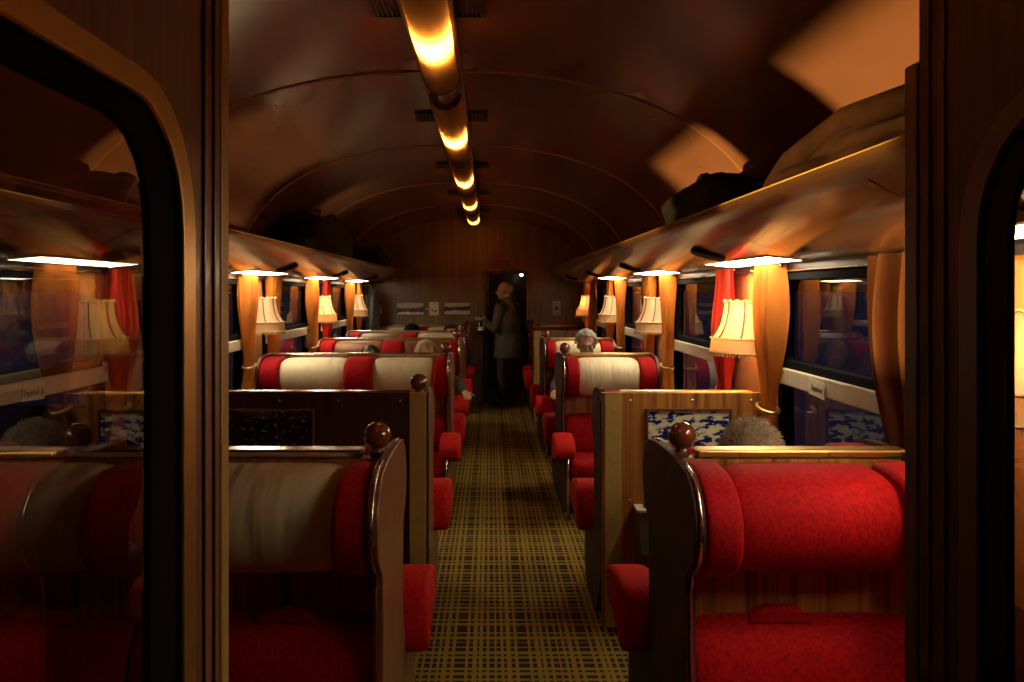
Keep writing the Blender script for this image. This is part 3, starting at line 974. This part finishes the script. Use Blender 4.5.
WHERE = ['of the lamp behind the door leaf', 'of the lamp by the picture partition', 'of the lamp above the white headrests', 'of the fourth wall lamp', 'of the last wall lamp']
for side, x, s in (('single', XR, 1), ('double', XL, -1)):
    for k, p in enumerate(PIERS):
        lit = (side == 'single' and k in (0, 1, 4)) or (side == 'double' and k == 3)
        m2 = M['redcurtain'] if lit and k in (1, 3) else M['orange']
        slim = side == 'double' and k == 1
        curtain('orange tied curtain on the near side %s, %s-seat side' % (WHERE[k], side), x, s, p - (0.24 if slim else 0.31), 0.07 if slim else 0.13, M['orange'], seed=k * 7 + (s > 0))
        if k == 0:
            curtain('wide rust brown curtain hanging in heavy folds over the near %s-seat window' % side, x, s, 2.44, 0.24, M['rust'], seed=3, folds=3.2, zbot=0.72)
        else:
            curtain('%s tied curtain on the far side %s, %s-seat side' % ('red' if m2 is M['redcurtain'] else 'orange', WHERE[k], side), x, s, p + (0.25 if slim else 0.36), 0.07 if slim else 0.13, m2, seed=k * 11 + (s > 0))


# ------------------------------------------------------------------ wall lamps
def lamp(label, x, s, y, lit):
    l = thing('wall_lamp', label, 'lamp', (x, y, 1.2), 'fringed wall lamps')
    a0, a1 = (PI / 2, 3 * PI / 2) if s > 0 else (-PI / 2, PI / 2)
    sc = lambda a: 0.03 * math.cos(10 * a)
    cx = -s * 0.03
    # bell of cloth, brocade band, fringe
    pr = [(0.140, 0.255), (0.141, 0.24), (0.146, 0.20), (0.158, 0.15), (0.180, 0.105), (0.198, 0.085)]
    sh = B().lathe(pr, (cx, 0, 0), 30, a0, a1, lambda a: 0.018 * math.cos(10 * a)).make('shade', M['shade'], l, smooth=True)
    B().lathe([(0.199, 0.085), (0.204, 0.05), (0.207, 0.022)], (cx, 0, 0), 30, a0, a1).make('brocade_band', M['brocade'], l, smooth=True)
    b = B()
    for i in range(46):
        a = a0 + (a1 - a0) * (i + 0.5) / 46
        b.tube([(cx + 0.208 * math.cos(a), 0.208 * math.sin(a), 0.024), (cx + 0.210 * math.cos(a), 0.210 * math.sin(a), 0.004 + 0.004 * (i % 2))], 0.004, 4)
    b.make('fringe', M['fringe'], l)
    b = B()
    for zz, r in ((0.256, 0.142), (0.086, 0.203), (0.022, 0.210)):
        b.tube([(cx + r * math.cos(a0 + (a1 - a0) * i / 20), r * math.sin(a0 + (a1 - a0) * i / 20), zz + (0.006 * math.cos(i * PI) if zz > 0.2 else 0)) for i in range(21)], 0.0045, 5)
    b.make('trim_braid', M['fringe'], l)
    for i in range(6):
        a = a0 + (a1 - a0) * i / 5
        B().tube([(cx + r * 1.015 * math.cos(a), r * 1.015 * math.sin(a), z) for r, z in pr], 0.004, 5).make('rib_wire', M['wire'], sh)
    B().tube([(0, -0.04, 0.30), (0, -0.04, 0.38), (-s * 0.05, 0, 0.40), (0, 0.04, 0.38), (0, 0.04, 0.30)], 0.005, 6).make('hanger', M['brass'], l, smooth=True)
    br = B().box(0, -s * 0.012, -0.03, 0.03, 0.08, 0.34).make('bracket', M['brass'], l, bevel=0.003)
    B().tube([(-s * 0.005, 0, 0.13), (-s * 0.085, 0, 0.13)], 0.007, 8).make('arm', M['brass'], br, smooth=True)
    B().ball((-s * 0.085, 0, 0.155), 0.022, 3, (1, 1, 1.3)).make('bulb', M['bulb'] if lit else M['cream'], l, smooth=True)
    return l


for side, x, s in (('single', XR, 1), ('double', XL, -1)):
    for k, p in enumerate(PIERS):
        lit = (side == 'single' and k in (0, 1, 4)) or (side == 'double' and k == 3)
        pos = ['behind the near door leaf', 'by the window with the paper slip', 'beyond the picture partition', 'fourth along', 'nearest the far end wall'][k]
        lamp('%s fringed wall lamp on the %s-seat side, %s' % ('glowing orange' if lit else 'unlit cream', side, pos), x, s, p, lit)
lamp('unlit cream fringed wall lamp behind the hanging coat at the far end', XL + 0.03, -1, 11.30, False)

# ------------------------------------------------------------------ luggage and coats
def shelf_top(u):
    t = [(0.0, 0.075), (0.2, 0.085), (0.40, 0.150), (0.475, 0.182), (0.52, 0.195), (0.7, 0.195)]
    for (a, b), (c, d) in zip(t, t[1:]):
        if u <= c:
            return 1.6 + b + (d - b) * max(0, u - a) / (c - a)
    return 1.8


def blob(name, label, cat, loc, dims, m, seed, sharp=2.6, rough=0.12, extra=None):
    t = thing(name, label, cat, loc)
    b = B()
    bmesh.ops.create_icosphere(b.bm, subdivisions=5, radius=1.0)
    for v in b.bm.verts:
        d = v.co.normalized()
        k = (abs(d.x) ** sharp + abs(d.y) ** sharp + abs(d.z) ** sharp) ** (-1 / sharp)
        n = noise.noise(d * 1.6 + Vector((seed, 0, 0))) * rough + noise.noise(d * 4.2 + Vector((0, seed, 0))) * rough * 0.4
        p = d * k * (1 + n)
        v.co = Vector((p.x * dims[0], p.y * dims[1], max(-1.0, p.z) * dims[2] + dims[2]))
        u = (XR - (loc[0] + v.co.x)) if loc[0] > 0 else (loc[0] + v.co.x - XL)
        v.co.z = min(v.co.z, ceil_z(loc[0] + v.co.x) - 0.03 - loc[2])
        v.co.z = max(v.co.z, shelf_top(max(0, u)) + 0.004 - loc[2])
    b.make('body', m, t, smooth=True)
    if extra:
        extra(t)
    return t


def straps(pts_list, m, r=0.012):
    def f(t):
        for nm, pts in pts_list:
            B().tube(pts, r, 8).make(nm, m, t, smooth=True)
    return f


def zc(u):  # top of the rack at distance u from the wall, above z=1.6
    return 1.6 + 0.075 + u * 0.17


blob('travel_bag', 'dark navy soft bag lying on the single-seat luggage rack', 'bag', (XR - 0.27, 3.75, 1.70), (0.19, 0.50, 0.15), M['navybag'], 3.3, 2.4, 0.16,
     straps([('handle', [(-0.05, -0.12, 0.285), (-0.06, -0.07, 0.305), (-0.065, 0, 0.310), (-0.06, 0.07, 0.305), (-0.05, 0.12, 0.285)])], M['navybag']))
blob('folded_coat', 'rumpled brown coat lying on the single-seat luggage rack near the door leaf', 'coat', (XR - 0.25, 2.20, 1.70), (0.19, 0.60, 0.12), M['browncoat'], 8.1, 2.2, 0.28,
     straps([('sleeve', [(-0.12, 0.50, 0.13), (-0.14, 0.28, 0.18), (-0.13, -0.1, 0.23), (-0.10, -0.42, 0.22)])], M['browncoat'], 0.035))
blob('travel_bag', 'big black travel bag on the double-seat luggage rack', 'bag', (XL + 0.27, 7.1, 1.695), (0.20, 0.95, 0.21), M['navybag'], 5.2, 2.6, 0.16,
     straps([('handle', [(0.08, -0.2, 0.40), (0.12, -0.1, 0.43), (0.125, 0, 0.44), (0.12, 0.1, 0.43), (0.08, 0.2, 0.40)])], M['navybag'], 0.016))
blob('travel_bag', 'dark bundle at the far end of the double-seat luggage rack', 'bag', (XL + 0.27, 10.1, 1.695), (0.2, 0.7, 0.16), M['navybag'], 1.2, 2.4, 0.2,
     straps([('handle', [(0.08, -0.2, 0.30), (0.12, -0.1, 0.33), (0.12, 0.1, 0.33), (0.08, 0.2, 0.30)])], M['navybag']))
# hanging coat
hc = thing('hanging_coat', 'dark coat hanging from a hook by the last double-seat window', 'coat', (XL + 0.17, 10.80, 0.92))
rows = []
for i in range(13):
    z = 0.62 * (1 - i / 12)
    w = 0.05 + 0.17 * (i / 12) ** 0.7
    rows.append([(0.04 + (0.05 + 0.04 * i / 12) * math.cos(t) * (1 + 0.2 * math.sin(4 * t + i * 0.2)), w * math.sin(t), z) for t in [2 * PI * j / 24 for j in range(24)]])
B().loops(rows).make('coat_cloth', M['darkcloth'], hc, smooth=True)
B().tube([(-0.12, 0, 0.66), (0.0, 0, 0.67), (0.04, 0, 0.60)], 0.008, 8).make('hook', M['brass'], hc, smooth=True)
bt = thing('small_bottle', 'small amber bottle on the double-seat window ledge below the glowing lamp', 'bottle', (XL + 0.045, 7.70, 1.0))
B().lathe([(0.0, 0), (0.032, 0), (0.034, 0.01), (0.034, 0.10), (0.014, 0.135), (0.013, 0.165), (0, 0.165)], (0, 0, 0), 16).make('glass', M['tan'], bt, smooth='auto')
B().lathe([(0.0, 0.165), (0.016, 0.165), (0.016, 0.19), (0, 0.19)], (0, 0, 0), 12).make('cap', M['brass'], bt, smooth='auto')


# ------------------------------------------------------------------ people
def remesh(b, name, m, parent, voxel, smooth_it=4):
    me = bpy.data.meshes.new(name)
    bmesh.ops.recalc_face_normals(b.bm, faces=b.bm.faces)
    b.bm.to_mesh(me)
    b.bm.free()
    o = bpy.data.objects.new(name, me)
    C.objects.link(o)
    r = o.modifiers.new('r', 'REMESH')
    r.mode = 'VOXEL'
    r.voxel_size = voxel
    sm = o.modifiers.new('s', 'SMOOTH')
    sm.iterations = smooth_it
    sm.factor = 0.5
    dg = bpy.context.evaluated_depsgraph_get()
    dg.update()
    me2 = bpy.data.meshes.new_from_object(o.evaluated_get(dg))
    bpy.data.objects.remove(o)
    return link(name, me2, m, parent, True)


def ell(b, c, r, R, sub=3):
    """ellipsoid with axes R (3x3)"""
    mtx = Matrix.Translation(c) @ R.to_4x4() @ Matrix.Diagonal((*r, 1))
    bmesh.ops.create_icosphere(b.bm, subdivisions=sub, radius=1.0, matrix=mtx)


def hand(b, w, d, up, k=1.0, curl=0.5):
    """a hand from wrist w pointing along d; up = back of the hand; five bent fingers"""
    d = Vector(d).normalized()
    up = (Vector(up) - d * Vector(up).dot(d)).normalized()
    side = d.cross(up)
    R = Matrix((side, d, up)).transposed()
    ell(b, w + d * 0.05 * k, (0.040 * k, 0.055 * k, 0.017 * k), R, 2)
    for i, (off, ln) in enumerate(((-0.030, 0.062), (-0.010, 0.075), (0.011, 0.070), (0.030, 0.055))):
        p = w + d * 0.088 * k + side * off * k
        a = 0.25
        for seg in range(3):
            dd = (d * math.cos(a) - up * math.sin(a)).normalized()
            q = p + dd * ln * (0.45, 0.32, 0.25)[seg] * k
            b.cone(p, q, 0.0092 * k * (1 - 0.08 * seg), 0.0088 * k * (1 - 0.1 * seg), 8)
            p = q
            a += curl
    p = w + d * 0.03 * k - side * 0.033 * k
    for seg in range(2):
        q = p + (d * 0.75 - side * (0.65 - 0.4 * seg) - up * 0.25).normalized() * 0.036 * k
        b.cone(p, q, 0.0115 * k, 0.010 * k, 8)
        p = q


def person(label, base, yaw, J, jacket, trousers, hair, hairstyle, scale=1.0, head_turn=0.0, head_tilt=0.0, glasses=False, cap=None, voxel=0.009, coat_len=0.0, grip=0.5):
    """J: joints in a body frame where the person faces +y, x to their own right, z up from the floor"""
    P = thing('person', label, 'person', base)
    P.rotation_euler = (0, 0, yaw)
    V = {k: Vector(v) for k, v in J.items()}
    hd = V['head']
    Rz = Matrix.Rotation(head_turn, 3, 'Z') @ Matrix.Rotation(head_tilt, 3, 'X')

    def H(x, y, z):
        return hd + Rz @ Vector((x, y, z))
    b = B()
    # head: cranium, face, jaw, nose, ears, brow, lips
    ell(b, H(0, -0.012, 0.03), (0.076, 0.096, 0.088), Rz)
    ell(b, H(0, 0.022, -0.030), (0.064, 0.072, 0.085), Rz)
    ell(b, H(0, 0.045, -0.082), (0.040, 0.042, 0.030), Rz)
    b.cone(H(0, 0.090, 0.012), H(0, 0.112, -0.030), 0.008, 0.0145)
    ell(b, H(0, 0.082, 0.022), (0.046, 0.016, 0.010), Rz, 2)
    ell(b, H(0, 0.089, -0.062), (0.024, 0.010, 0.010), Rz, 2)
    for sx in (-1, 1):
        ell(b, H(sx * 0.078, -0.008, -0.010), (0.010, 0.022, 0.032), Rz, 2)
        ell(b, H(sx * 0.042, 0.066, -0.035), (0.022, 0.018, 0.02), Rz, 2)
    b.cone(H(0, -0.02, -0.05), V['neck'], 0.052, 0.058)
    # trunk
    ch, pv = V['chest'], V['pelvis']
    Rid = Matrix.Identity(3)
    b.cone(V['neck'], ch + Vector((0, 0, 0.06)), 0.058, 0.10)
    for k, (rx, ry) in ((0.0, (0.165, 0.115)), (0.35, (0.160, 0.115)), (0.7, (0.150, 0.110)), (1.0, (0.165, 0.120))):
        ell(b, ch.lerp(pv, k), (rx, ry, 0.15), Rid)
    jb, tb, sb = B(), B(), B()
    for k, (rx, ry) in ((0.0, (0.182, 0.132)), (0.35, (0.180, 0.137)), (0.7, (0.175, 0.135)), (1.0, (0.180, 0.138))):
        ell(jb, ch.lerp(pv, k), (rx, ry, 0.16), Rid)
    jb.cone(V['neck'] - Vector((0, 0.0, 0.02)), ch + Vector((0, 0, 0.06)), 0.088 if coat_len else 0.078, 0.13)
    if coat_len:
        jb.tube([pv + Vector((0, 0, 0.1)), pv - Vector((0, 0, coat_len))], [0.175, 0.195], 16)
    for sd in ('r', 'l'):
        sh, el, wr = V['sh_' + sd], V['el_' + sd], V['wr_' + sd]
        b.cone(sh, el, 0.050, 0.040); b.cone(el, wr, 0.040, 0.028)
        jb.cone(ch + Vector((0, 0, 0.09)), sh, 0.09, 0.075)
        jb.cone(sh, el, 0.072, 0.056); jb.cone(el, el.lerp(wr, 0.93), 0.056, 0.043)
        hand(b, wr, wr - el, V.get('up_' + sd, Vector((0, 0, 1))), 1.0, grip)
        hp, kn, an, to = V['hip_' + sd], V['kn_' + sd], V['an_' + sd], V['to_' + sd]
        b.cone(hp, kn, 0.078, 0.055); b.cone(kn, an, 0.054, 0.038); b.cone(an, to, 0.036, 0.028)
        tb.cone(hp, kn, 0.092, 0.068); tb.cone(kn, kn.lerp(an, 0.92), 0.068, 0.058)
        tb.cone(pv, hp, 0.12, 0.09)
        sb.cone(an - Vector((0, 0, 0.02)), to, 0.044, 0.036)
    remesh(b, 'body', M['skin'], P, voxel)
    remesh(jb, 'jacket', M[jacket], P, 0.012)
    remesh(tb, 'trousers', M[trousers], P, 0.014)
    remesh(sb, 'shoes', M['darkcloth'], P, 0.014)
    for sx in (-1, 1):
        B().ball(H(sx * 0.030, 0.083, 0.004), 0.011, 2).make('eye', M['eye'], P, smooth=True)
    # hair: a close cap and strands
    hb = B()
    low = {'short': -0.02, 'bob': -0.11, 'balding': -0.02}[hairstyle]
    bmesh.ops.create_icosphere(hb.bm, subdivisions=4, radius=1.0)
    dead = []
    for v in hb.bm.verts:
        d = v.co.copy()
        q = Vector((d.x * 0.083, d.y * 0.104 - 0.014, d.z * 0.096 + 0.032))
        front = d.y > 0.45
        keep = d.z > (0.62 if front else (low / 0.1)) if hairstyle != 'balding' else (d.y < 0.1 and -0.35 < d.z < 0.55)
        n = 1 + 0.03 * noise.noise(d * 7)
        if hairstyle == 'bob' and d.z < 0.1 and d.y < 0.35:
            q.x *= 1.12
            q.z -= 0.03 * (0.1 - d.z)
        v.co = H(*(q * n))
        if not keep:
            dead.append(v)
    bmesh.ops.delete(hb.bm, geom=dead, context='VERTS')
    rnd = random.Random(hash(label) % 997)
    rnd = random.Random(len(label))
    cnt = 0
    while cnt < 2200 and hairstyle != 'balding':
        d = Vector((rnd.gauss(0, 1), rnd.gauss(0, 1), rnd.gauss(0, 1))).normalized()
        if d.z < (0.60 if d.y > 0.45 else low / 0.1):
            continue
        cnt += 1
        q = Vector((d.x * 0.084, d.y * 0.105 - 0.014, d.z * 0.097 + 0.032))
        whorl = Vector((-d.y, d.x, 0)) * 0.5 + Vector((0, -0.3, 0))
        if hairstyle == 'bob':
            t = (Vector((d.x * 0.5, d.y * 0.5 - 0.1, -1.0)) + whorl * 0.2).normalized()
            L = 0.05
        else:
            t = (d * 0.9 + whorl + Vector((rnd.gauss(0, 0.3), rnd.gauss(0, 0.3), rnd.gauss(0, 0.2) - 0.25))).normalized()
            L = rnd.uniform(0.016, 0.034)
        p0, p1 = H(*q), H(*(q + t * L * 0.6 + d * 0.003))
        p2 = H(*(q + t * L + Vector((0, 0, -0.004))))
        sd_ = (p1 - p0).cross(Rz @ d).normalized() * 0.0011
        a, c, e, f, g = [hb.bm.verts.new(x) for x in (p0 - sd_, p0 + sd_, p1 + sd_, p1 - sd_, p2)]
        hb.bm.faces.new((a, c, e, f)); hb.bm.faces.new((f, e, g))
    hb.make('hair', M[hair], P, smooth=True)
    if glasses:
        gb = B()
        for sx in (-1, 1):
            gb.tube([H(sx * 0.033 + 0.024 * math.cos(t), 0.100, 0.002 + 0.018 * math.sin(t)) for t in [2 * PI * i / 16 for i in range(17)]], 0.0028, 6)
            gb.tube([H(sx * 0.057, 0.098, 0.006), H(sx * 0.080, 0.03, 0.008), H(sx * 0.08, -0.01, 0.004)], 0.0028, 6)
        gb.tube([H(-0.01, 0.104, 0.004), H(0.01, 0.104, 0.004)], 0.0028, 6)
        gb.make('glasses', M['blackmetal'], P, smooth=True)
    if cap:
        cb = B()
        bmesh.ops.create_icosphere(cb.bm, subdivisions=4, radius=1.0)
        dead = []
        for v in cb.bm.verts:
            d = v.co.copy()
            v.co = H(d.x * 0.097, d.y * 0.117 - 0.01, d.z * 0.105 + 0.035)
            if d.z < 0.12:
                dead.append(v)
        bmesh.ops.delete(cb.bm, geom=dead, context='VERTS')
        cb.prism([( *p, ) for p in []] or [(H(0, 0.10, 0.05).x - 0.07, H(0, 0.10, 0.05).y - 0.02), (H(0, 0.10, 0.05).x + 0.07, H(0, 0.10, 0.05).y - 0.02), (H(0, 0.10, 0.05).x + 0.05, H(0, 0.10, 0.05).y + 0.06), (H(0, 0.10, 0.05).x - 0.05, H(0, 0.10, 0.05).y + 0.06)], hd.z + 0.045, hd.z + 0.053, 'z')
        cb.make('cap', M[cap], P, smooth='auto')
    return P


def seated(headz=1.02, lean=0.0, arm_r=None, arm_l=None):
    J = dict(head=(0, 0.06 + lean, headz), neck=(0, 0.02 + lean, headz - 0.15), chest=(0, 0.0 + lean * 0.7, headz - 0.33), pelvis=(0, 0.03, 0.50),
             sh_r=(0.18, 0.0 + lean, headz - 0.23), sh_l=(-0.18, 0.0 + lean, headz - 0.23),
             el_r=(0.20, 0.06, 0.62), el_l=(-0.20, 0.06, 0.62), wr_r=(0.12, 0.29, 0.58), wr_l=(-0.12, 0.29, 0.58),
             hip_r=(0.09, 0.05, 0.49), hip_l=(-0.09, 0.05, 0.49), kn_r=(0.11, 0.48, 0.49), kn_l=(-0.11, 0.48, 0.49),
             an_r=(0.11, 0.50, 0.085), an_l=(-0.11, 0.50, 0.085), to_r=(0.12, 0.66, 0.04), to_l=(-0.12, 0.66, 0.04))
    if arm_r:
        J.update(el_r=arm_r[0], wr_r=arm_r[1])
    if arm_l:
        J.update(el_l=arm_l[0], wr_l=arm_l[1])
    return J


# passenger behind the nearest single seat: only the top of the grey head shows
person('grey-haired passenger seen from behind above the nearest red seat', (0.86, 2.76, 0), 0, seated(0.945), 'darkcloth', 'bluecloth', 'greyhair', 'short', voxel=0.009)
# fair-haired woman facing the camera, arm along the aisle armrest
person('fair-haired woman in dark clothes facing down the car, hand on the aisle armrest', (-0.58, 7.78, 0), PI, seated(0.945, 0.04, arm_l=((-0.30, 0.08, 0.66), (-0.36, 0.34, 0.625))), 'darkcloth', 'darkcloth', 'palehair', 'bob', head_turn=0.5)
person('dark-haired passenger beside the fair-haired woman, head bowed', (-1.09, 7.78, 0), PI, seated(0.90, 0.02), 'darkcloth', 'darkcloth', 'darkhair', 'bob', head_turn=-0.3)
person('older man with glasses and white hair facing down the car', (0.87, 7.76, 0), PI, seated(1.02, 0.02, arm_r=((0.27, 0.08, 0.66), (0.30, 0.32, 0.63))), 'bluecloth', 'bluecloth', 'whitehair', 'short', glasses=True, head_tilt=-0.15)
person('passenger in a black cap on the last double seat by the window', (-1.0, 10.95, 0), PI, seated(0.96), 'darkcloth', 'darkcloth', 'darkhair', 'short', cap='navybag')
person('dark-haired passenger on the last double seat next to the aisle', (-0.50, 10.95, 0), PI, seated(0.945), 'darkcloth', 'darkcloth', 'darkhair', 'short')
# man standing in the far doorway in profile, facing the double-seat side
stand = dict(head=(0, 0.055, 1.515), neck=(0, 0.0, 1.385), chest=(0, -0.01, 1.17), pelvis=(0, 0.0, 0.86), sh_r=(0.185, 0, 1.29), sh_l=(-0.185, 0, 1.29),
             el_r=(0.23, 0.02, 1.02), wr_r=(0.20, 0.21, 1.06), el_l=(-0.24, 0.04, 1.02), wr_l=(-0.19, 0.26, 1.13),
             hip_r=(0.09, 0, 0.84), hip_l=(-0.09, 0, 0.84), kn_r=(0.10, 0.02, 0.46), kn_l=(-0.10, 0.03, 0.46), an_r=(0.10, -0.02, 0.085), an_l=(-0.10, 0.0, 0.085), to_r=(0.12, 0.15, 0.035), to_l=(-0.12, 0.17, 0.035))
person('bald grey man standing in the far doorway in a dark jacket, holding a bottle', (0.235, 11.12, 0), 0.95, stand, 'greenjacket', 'darkcloth', 'whitehair', 'balding', coat_len=0.22, voxel=0.009, grip=0.9, head_turn=0.35)
hb_ = thing('held_bottle', 'dark bottle held in the standing man\'s hand', 'bottle', (-0.125, 11.145, 0.955))
B().lathe([(0, 0), (0.034, 0), (0.036, 0.01), (0.036, 0.13), (0.014, 0.18), (0.013, 0.235), (0, 0.235)], (0, 0, 0), 16).make('glass', M['glassbottle'], hb_, smooth='auto')
B().lathe([(0.0365, 0.04), (0.0372, 0.04), (0.0372, 0.09), (0.0365, 0.09)], (0, 0, 0), 16).make('paper_label', M['paper'], hb_, smooth='auto')

# small corridor lamp in the vestibule
vl = thing('corridor_lamp', 'tiny bright corridor lamp above the far doorway', 'lamp', (0.44, 11.9, 1.74))
B().ball((0, 0, 0), 0.022, 2).make('bulb', M['smalllamp'], vl, smooth=True)
B().tube([(0, 0, 0.015), (0, 0, 0.75)], 0.006, 6).make('stem', M['brass'], vl)

# ------------------------------------------------------------------ outside: platform, bare tree, street lamp
gr = B().box(-14, XL - 0.4, -4, 18, -0.95, -0.9).make('ground', M['asphalt'])
struct(gr)
tr = thing('bare_tree', 'bare dark tree outside the near double-seat window', 'tree', (-6.0, 8.5, -0.9))
tk = B()
rnd = random.Random(4)


def branch(p, d, L, r, n):
    q = p + d * L
    tk.tube([p, p + d * L * 0.5 + Vector((rnd.gauss(0, 0.03), rnd.gauss(0, 0.03), 0)), q], [r, r * 0.85, r * 0.65], 6)
    if n:
        for _ in range(3):
            dd = (d + Vector((rnd.gauss(0, 0.55), rnd.gauss(0, 0.55), rnd.gauss(0.1, 0.3)))).normalized()
            branch(q, dd, L * 0.72, r * 0.6, n - 1)


branch(Vector((0, 0, 0)), Vector((0, 0, 1)), 1.5, 0.10, 5)
tk.make('trunk', M['bark'], tr, smooth=True)
sl = thing('street_lamp', 'small orange street lamp glowing outside the near double-seat window', 'lamp', (-5.6, 9.6, -0.9))
B().tube([(0, 0, 0), (0, 0, 2.55)], 0.03, 8).make('pole', M['blackmetal'], sl, smooth=True)
B().ball((0, 0, 2.6), 0.06, 2).make('lamp_globe', M['smalllamp'], sl, smooth=True)
